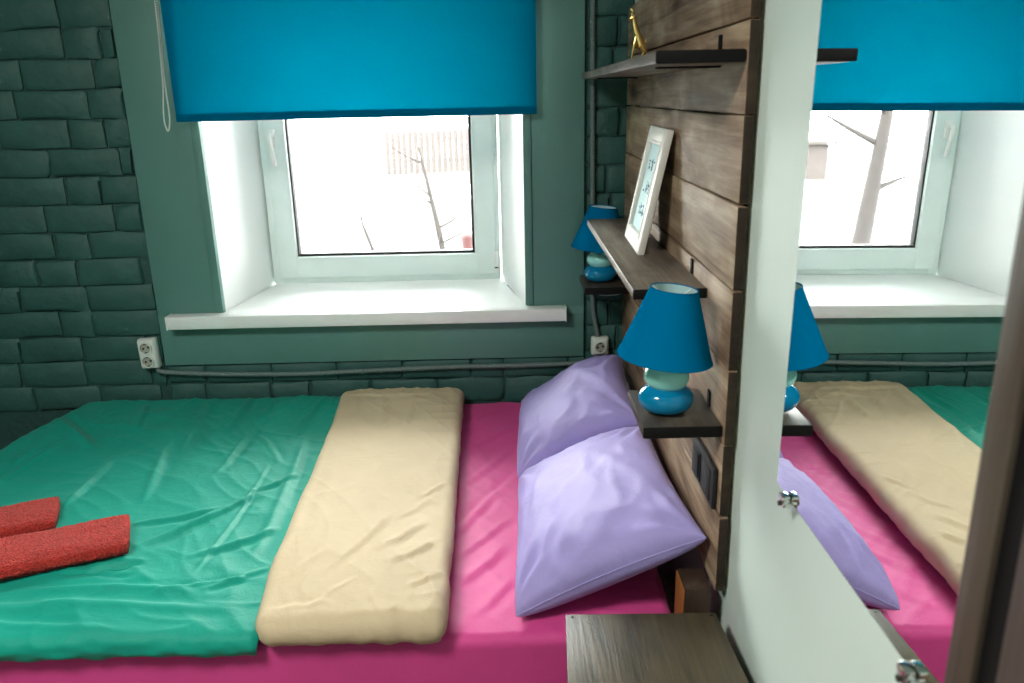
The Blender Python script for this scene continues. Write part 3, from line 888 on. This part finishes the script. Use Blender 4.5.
Z = Z + roll_ * 0.005 * perlin(X * 16, DY * 30)
Y2 = Y2 - roll_ * 0.008 * perlin(X * 20 + 4, DY * 40)
# the towels press slightly into nothing: they rest on the crest
me = grid_mesh('cover', X2 - OD[0], Y2 - OD[1], Z - OD[2])
link('cover', me, M_teal, du)

cx, dx = axis(-0.575, -0.150, 120, 0.030, PI * .8, 0.034, PI * .92)
cy, dy = axis(-1.468, -0.062, 230, 0.038, PI * .80, 0.030, PI * .7)
X, Y = np.meshgrid(cx, cy, indexing='ij')
DX, DY = np.meshgrid(dx, dy, indexing='ij')
X, Y, DD = round_corners(X, Y, DX, DY, -0.575, -0.150, -1.468, -0.062, 0.030, 0.034, 0.038, 0.030)
f_ = np.clip((Y + 1.468) / 1.406, 0, 1)
s_ = np.clip((X + 0.575) / 0.425, 0, 1)
X2 = X - (1 - s_) * (0.058 * f_ + 0.055 * np.clip(f_ - .80, 0, 1) - 0.02 * np.clip(.15 - f_, 0, 1) / .15) - s_ * (0.034 * f_)
X2 = X2 + 0.005 * perlin(Y * 6, Y * 0 + s_ * 2) + s_ ** 6 * 0.004 * perlin(Y * 17, Y * 0)
Z = 0.580 - DD
body = np.clip(1 - DD / 0.05, 0, 1)
bf = [((-0.30, -1.00), (-0.44, -1.30), 0.007, 0.014), ((-0.22, -1.06), (-0.33, -1.20), 0.008, 0.016), ((-0.55, -1.42), (-0.40, -1.40), 0.005, 0.012), ((-0.18, -1.15), (-0.30, -1.26), 0.007, 0.014), ((-0.20, -0.92), (-0.30, -1.05), 0.005, 0.014),
      ((-0.58, -0.665), (-0.19, -0.66), 0.0022, 0.004), ((-0.42, -0.12), (-0.40, -0.55), 0.006, 0.02), ((-0.30, -0.10), (-0.33, -0.45), 0.007, 0.018), ((-0.52, -0.10), (-0.50, -0.35), 0.006, 0.018), ((-0.38, -0.7), (-0.40, -1.1), 0.005, 0.02), ((-0.50, -0.70), (-0.50, -1.2), 0.005, 0.022), ((-0.28, -0.6), (-0.26, -1.0), 0.004, 0.02),
      ((-0.22, -0.16), (-0.60, -0.13), 0.006, 0.014), ((-0.24, -0.20), (-0.44, -0.24), 0.004, 0.012), ((-0.47, -1.44), (-0.36, -1.30), 0.006, 0.012), ((-0.22, -1.44), (-0.24, -1.32), 0.006, 0.012), ((-0.30, -1.45), (-0.33, -1.36), 0.005, 0.01), ((-0.52, -1.30), (-0.44, -1.18), 0.006, 0.014), ((-0.17, -0.85), (-0.25, -0.93), 0.006, 0.01), ((-0.17, -1.3), (-0.25, -1.36), 0.006, 0.01)]
Z = Z + body * (0.6 * creases(X, Y, [(p, q, a_, w_ * 0.85) for p, q, a_, w_ in bf]) + 0.008 * perlin(X * 4 + 1, Y * 2.5 + 9) + 0.004 * perlin(X * 9, Y * 5 + 4) + 0.003 * ridge(X * 7 + perlin(X * 3, Y * 4), Y * 2.5) ** 4
     + 0.0045 * ridge(X * 13 + 1.2 * perlin(X * 4, Y * 5), Y * 1.8 + 4) ** 4 * np.exp(-((Y + 1.44) / 0.20) ** 2)
     + 0.0045 * ridge(X * 12 + 1.2 * perlin(X * 4, Y * 6), Y * 1.8) ** 4 * np.exp(-((Y + 0.07) / 0.16) ** 2)
     + 0.0040 * ridge(Y * 12 + 1.2 * perlin(X * 5, Y * 3) + X * 5, X * 1.8) ** 4 * np.exp(-((X + 0.17) / 0.09) ** 2)
     + 0.0022 * ridge(X * 9 + Y * 5 + 1.2 * perlin(X * 3, Y * 3), Y * 1.4 - X * .8) ** 4)
edge = 1 - body
Z = Z + edge * 0.006 * perlin(X * 24 + Y * 24, Y * 22)
Y2 = Y - 0.012 * perlin(X * 9 + 2, f_ * 2) * (np.abs(f_ - .5) * 2) ** 4 + edge * 0.006 * perlin(X * 30, Y * 3)
Z = np.maximum(Z, 0.5035)
me = grid_mesh('folded_lining', X2 - OD[0], Y2 - OD[1], Z - OD[2])
fo = link('folded_lining', me, M_beige, du)
fo['label'] = 'beige lining folded back'

# pillows
def pillow(label, A, B, C, D, T, Tb, seed, fr):
    """A,B lie on the mattress (far, near), D,C rest against the planks (far, near)"""
    A, B, C, D = [np.array(p, float) for p in (A, B, C, D)]
    O = (A + B + C + D) / 4
    n = 60
    s = np.sin(np.linspace(-PI / 2, PI / 2, n))
    U, V = np.meshgrid(s, s, indexing='ij')
    pull = 0.055
    Uo = U * (1 - pull * (1 - V ** 2) * U ** 2)
    Vo = V * (1 - pull * (1 - U ** 2) * V ** 2)
    a = (1 - Uo) / 2; b = (1 + Uo) / 2; c = (1 - Vo) / 2; d = (1 + Vo) / 2
    base = (a * c)[..., None] * A + (a * d)[..., None] * B + (b * d)[..., None] * C + (b * c)[..., None] * D
    nrm = np.cross((C + D) - (A + B), (A + D) - (B + C)); nrm /= np.linalg.norm(nrm)
    if nrm[2] < 0: nrm = -nrm
    prof = ((1 - U ** 2).clip(0) ** 0.34) * ((1 - V ** 2).clip(0) ** 0.34)
    w = 0.010 * perlin(U * 1.7 + seed, V * 1.9 + 2) + 0.005 * perlin(U * 4 + seed, V * 4)
    w += 0.005 * ridge(U * 3 + V * 2.2 + seed + perlin(U * 2, V * 2 + seed), (V - U) * 1.1) ** 4
    # tension folds running in from the corners
    for su in (-1, 1):
        for sv in (-1, 1):
            du_, dv_ = 1 - su * U, 1 - sv * V
            rad = np.sqrt(du_ ** 2 + dv_ ** 2); th = np.arctan2(dv_, du_)
            w += 0.007 * np.sin(th * 13 + seed + su * 2 + sv) * np.exp(-((rad - .35) / .25) ** 2)
    w += 0.006 * np.sin(U * 19 + seed + 3 * perlin(U * 2, V * 2)) * np.exp(-((V - .92) / .14) ** 2) * .6
    for (u0, v0, u1, v1, am, wd) in fr:
        L = math.hypot(u1 - u0, v1 - v0); tx, ty = (u1 - u0) / L, (v1 - v0) / L
        q = ((U - u0) * tx + (V - v0) * ty) / L; e = -(U - u0) * ty + (V - v0) * tx
        w += am * np.exp(-(e / wd) ** 2) * np.clip(1 - (abs(q - .5) * 2) ** 4, 0, 1) * (abs(q - .5) < .5)
    up = base + nrm * (T * prof + w * np.clip(prof * 1.3, 0, 1))[..., None]
    dn = base - nrm * (Tb * prof)[..., None]
    floor_ = 0.503
    for arr in (up, dn):
        arr[..., 2] = np.maximum(arr[..., 2], floor_)
        arr[..., 0] = np.minimum(arr[..., 0], HX - 0.004)
    t = thing('pillow', label, 'pillow', tuple(O), 'lilac pillows at the headboard')
    bmx = bmesh.new()
    for arr, fl_ in ((up, False), (dn, True)):
        me_ = grid_mesh('tmp', arr[..., 0] - O[0], arr[..., 1] - O[1], arr[..., 2] - O[2], flip=not fl_)
        bmx.from_mesh(me_); bpy.data.meshes.remove(me_)
    bmesh.ops.remove_doubles(bmx, verts=bmx.verts, dist=0.0004)
    bmesh.ops.recalc_face_normals(bmx, faces=bmx.faces)
    link('pillowcase', bm_mesh(bmx, 'pillowcase', True), M_lilac, t)
    e = np.concatenate([base[:, 0], base[-1, 1:], base[::-1, -1][1:], base[0, ::-1][1:-1]])
    e = np.maximum(e, [[-9, -9, floor_]]); e[:, 0] = np.minimum(e[:, 0], HX - 0.004)
    link('seam', tube_mesh('seam', e - O, 0.0016, 6, True), M_lilac, t)
pillow('lilac pillow in front, leaning on the planks near the lamp', (0.012, -0.735, 0.520), (-0.004, -1.388, 0.526), (0.398, -1.408, 0.722), (0.385, -0.74, 0.685), 0.095, 0.085, 3.0,
       [(-0.1, -0.25, 0.3, 0.35, 0.004, 0.03), (-0.6, 0.75, -0.35, 0.45, 0.008, 0.06), (-0.35, 0.85, -0.2, 0.5, 0.007, 0.05), (0.2, -0.4, 0.75, 0.35, 0.006, 0.08), (-0.8, 0.1, -0.2, 0.2, 0.003, 0.025)])
pillow('lilac pillow behind, tucked into the corner by the brick wall', (0.035, -0.135, 0.520), (0.010, -0.715, 0.516), (0.378, -0.725, 0.70), (0.380, -0.22, 0.735), 0.10, 0.055, 8.0,
       [(0.1, -0.6, 0.75, 0.2, 0.007, 0.08), (-0.1, 0.1, 0.7, 0.6, 0.007, 0.06), (-0.9, 0.6, -0.3, 0.5, 0.005, 0.05)])

# red towels
def towel(label, P0, P1, W, H, z, seed):
    """P0 = visible end centre, P1 = far end centre on the bed"""
    P0 = np.array(P0, float); P1 = np.array(P1, float)
    L = np.linalg.norm(P1 - P0); t = (P1 - P0) / L
    th = thing('hand_towel', label, 'towel', (P0[0], P0[1], z), 'folded red towels on the duvet')
    th.rotation_euler = (0, 0, math.atan2(t[1], t[0]))
    def roll(name, w0, w1, z0, z1, Lx, inset, sd):
        nL, nC = 150, 90
        a = np.linspace(0, 2 * PI, nC)
        cw, cz = (w0 + w1) / 2, (z0 + z1) / 2
        e = 0.62
        yy = np.sign(np.cos(a)) * np.abs(np.cos(a)) ** e * (w1 - w0) / 2 + cw
        zz = np.sign(np.sin(a)) * np.abs(np.sin(a)) ** e * (z1 - z0) / 2 + cz
        xs = np.concatenate([np.linspace(inset, Lx, nL)])
        endk = np.sqrt(np.clip(1 - (1 - np.clip((xs - inset) / 0.012, 0, 1)) ** 2, 0.0, 1)) * np.sqrt(np.clip(1 - (1 - np.clip((Lx - xs) / 0.012, 0, 1)) ** 2, 0, 1))
        XX = np.repeat(xs[:, None], nC, 1)
        ek = 0.72 + 0.28 * endk; ek[0] = 0.0; ek[-1] = 0.0
        YY = cw + (yy - cw)[None, :] * (0.94 + 0.06 * endk)[:, None] * np.where(ek == 0, 0, 1)[:, None]
        ZZ = cz + (zz - cz)[None, :] * ek[:, None]
        nrm_y = np.cos(a)[None, :]; nrm_z = np.sin(a)[None, :]
        nz_ = 0.006 * perlin(XX * 7 + sd, a[None, :] * 1.5) + 0.003 * perlin(XX * 140 + sd, a[None, :] * 12) + rng.normal(0, 0.0012, XX.shape)
        nz_[0] = nz_[-1] = 0; nz_[:, -1] = nz_[:, 0]
        return link(name, grid_mesh(name, XX, YY + nz_ * nrm_y, np.maximum(ZZ + nz_ * nrm_z, 0.0), True), M_towel, th)
    roll('upper_fold', -W / 2, W / 2, H * 0.10, H, L, 0.0, seed)
    roll('lower_fold', -W / 2 + .012, W / 2 - .012, 0.0, H * 0.52, L, 0.010, seed + 5)
    return th
towel('red terry towel folded long, nearer the front of the bed', (-0.985, -1.075, 0), (-1.46, -1.27, 0), 0.172, 0.046, 0.549, 1.0)
towel('red terry towel farther back, shorter in view', (-1.232, -0.955, 0), (-1.67, -1.145, 0), 0.155, 0.044, 0.549, 2.5)

# ------------------------------------------------------------------ nightstand
ns = thing('nightstand', 'low olive brown wooden nightstand between bed and partition', 'nightstand', (0.26, -1.60, 0))
pts = [(0.097 - .26, -1.487 + 1.6), (0.404 - .26, -1.492 + 1.6), (0.420 - .26, -1.85 + 1.6), (0.078 - .26, -1.85 + 1.6)]
NZ = 0.600
prism('top', pts, NZ - 0.018, NZ, M_night, ns, 0.003)
box('side_panel', -0.158, -0.140, -0.23, 0.100, 0.02, NZ - 0.0185, M_night, ns, 0.002)
box('side_panel', 0.124, 0.142, -0.23, 0.100, 0.02, NZ - 0.0185, M_night, ns, 0.002)
box('back_panel', -0.140, 0.124, 0.088, 0.100, 0.02, NZ - 0.0185, M_night, ns)
box('bottom_panel', -0.140, 0.124, -0.23, 0.088, 0.05, 0.068, M_night, ns)
box('shelf_panel', -0.140, 0.124, -0.23, 0.088, 0.29, 0.306, M_night, ns)
for px, py in ((-0.150, 0.102), (0.133, 0.098)):
    lathe('screw', [(0.0, 0.0004), (0.0035, 0.0003), (0.004, -0.001)], M_gasket, ns, 14, (px, py, NZ))

# ------------------------------------------------------------------ fill lamp added out of view to brighten the room
cl = thing('fill_lamp', 'added unseen fill lamp on the ceiling above the viewer', 'lamp', (-1.1, -2.6, ZC))
lathe('base_plate', [(0.0, -0.012), (0.34, -0.012), (0.34, 0.0)], M_white, cl, 40)
t = NT('fill_lamp_glow')
t.b.inputs['Base Color'].default_value = (0.9, 0.9, 0.88, 1)
t.b.inputs['Emission Color'].default_value = (1.0, 0.97, 0.92, 1)
t.b.inputs['Emission Strength'].default_value = FILL_LAMP_STRENGTH
lathe('diffuser', [(0.0, -0.085), (0.14, -0.080), (0.24, -0.062), (0.30, -0.035), (0.32, -0.0125)], t.m, cl, 40, angle=180)

# ------------------------------------------------------------------ outdoors
t = NT('thawing_yard')
v = t.coords(shift=False)
t.l(t.ramp(t.noise(v, 0.35, 6, 0.6), [(0.36, (0.022, 0.018, 0.016, 1)), (0.5, (0.034, 0.029, 0.026, 1)), (0.62, (0.5, 0.5, 0.52, 1))]), t.b.inputs['Base Color'])
t.b.inputs['Roughness'].default_value = 0.9
M_snow = t.m
M_bark = paint('pale_bark', (0.010, 0.0072, 0.0062, 1), 0.9, 0.25, 5, 30, 0.5, 0.01)
M_fence = wood('old_fence_boards', [(0.25, (0.10, 0.085, 0.075, 1)), (0.5, (0.17, 0.14, 0.12, 1)), (0.75, (0.24, 0.21, 0.18, 1))], 'z', 0.8, knots=False)
M_shed = paint('peach_render', (0.033, 0.026, 0.0235, 1), 0.8, 0.1, 2, 20, 0.2, 0.01)
M_roof = paint('grey_roof', (0.10, 0.10, 0.11, 1), 0.7)
M_red = plain('red_plastic', (0.03, 0.004, 0.004, 1), 0.5)
M_blue = plain('blue_tarp', (0.14, 0.18, 0.26, 1), 0.5)
M_glassdark = plain('dark_window', (0.06, 0.07, 0.08, 1), 0.2)
GZ = -0.9
n = 70
U, V = np.meshgrid(np.linspace(-70, 40, n), np.linspace(0.66, 110, n), indexing='ij')
g = link('snowy_ground', grid_mesh('snowy_ground', U, V, GZ + 0.10 * perlin(U * .35, V * .35) * np.clip((V - 1) / 6, 0, 1) - 0.08), M_snow)
tag(g, 'thawing snowy yard outside the window', 'ground', kind='structure')
def sapling(label, x, y, h, r, seed, lean_=(0, 0), nb=9):
    t = thing('bare_tree', label, 'tree', (x, y, GZ - 0.05), 'bare trees in the yard')
    r_ = random.Random(seed)
    P = [(0, 0, 0), (lean_[0] * .3, lean_[1] * .3, h * .35), (lean_[0] * .6 + r_.uniform(-.05, .05), lean_[1] * .6, h * .7), (lean_[0], lean_[1], h)]
    sp = smooth_path(P, 0.12)
    link('trunk', tube_mesh('trunk', sp, list(np.linspace(r, r * .25, len(sp))), 8), M_bark, t)
    for k in range(nb):
        i = int(len(sp) * r_.uniform(.25, .92))
        p = sp[i]; a = r_.uniform(0, 2 * PI); L = h * r_.uniform(.15, .32)
        q = [p, p + np.array((math.cos(a) * L * .5, math.sin(a) * L * .3, L * .25)), p + np.array((math.cos(a) * L, math.sin(a) * L * .6, L * r_.uniform(.3, .8)))]
        sq = smooth_path(q, 0.12)
        link('branch', tube_mesh('branch', sq, list(np.linspace(r * .35, r * .08, len(sq))), 6), M_bark, t)
    return t
sapling('slim bare sapling leaning in the yard toward the right', -0.95, 9.0, 2.0, 0.06, 3, (-0.35, 0), 6)
sapling('bare tree with forked trunk seen through the left of the pane', -5.0, 10.0, 4.5, 0.16, 11, (-0.5, 0.2), 12)
sapling('thin bare sapling in the middle of the yard', -2.05, 9.4, 1.0, 0.045, 21, (-0.25, 0), 4)
# shed far left
sd = thing('garden_shed', 'small peach walled shed standing in the snowy yard', 'shed', (-8.6, 24.0, GZ))
box('wall', -1.0, 1.0, -0.9, 0.9, -0.1, 1.0, M_shed, sd)
bm = bmesh.new()
add_box(bm, -1.2, 1.2, -1.1, 1.1, 1.0, 1.12, 0.02)
link('roof', bm_mesh(bm, 'roof', True, 40), M_snow, sd)
box('door', 0.1, 0.6, -0.93, -0.90, 0.0, 0.85, M_roof, sd)
# fence far right, each board a part
fe = thing('board_fence', 'weathered board fence at the far side of the yard', 'fence', (1.0, 26.0, GZ))
bmf = bmesh.new(); add_box(bmf, -0.09, 0.09, -0.015, 0.015, 0.0, 1.5)
fm = bm_mesh(bmf, 'fence_board'); fm.materials.append(M_shed)
for k in range(34):
    link('fence_board', fm, None, fe, (-5.2 + k * 0.2, random.uniform(-.01, .01), random.uniform(-.05, .05) - 0.1))
for zz in (0.35, 1.1):
    box('rail', -5.3, 1.6, 0.016, 0.06, zz, zz + 0.08, M_fence, fe)
bk = thing('red_bucket', 'red bucket in the yard at the lower right pane corner', 'bucket', (-0.74, 11.0, GZ - 0.02))
lathe('bucket_body', [(0.0, 0.0), (0.09, 0.0), (0.12, 0.22), (0.115, 0.22), (0.086, 0.012), (0.0, 0.012)], M_red, bk, 24)
link('bucket_handle', tube_mesh('bucket_handle', [(0.118 * math.cos(a), 0, 0.215 + 0.1 * math.sin(a)) for a in np.linspace(0, PI, 14)], 0.004, 6), M_roof, bk)
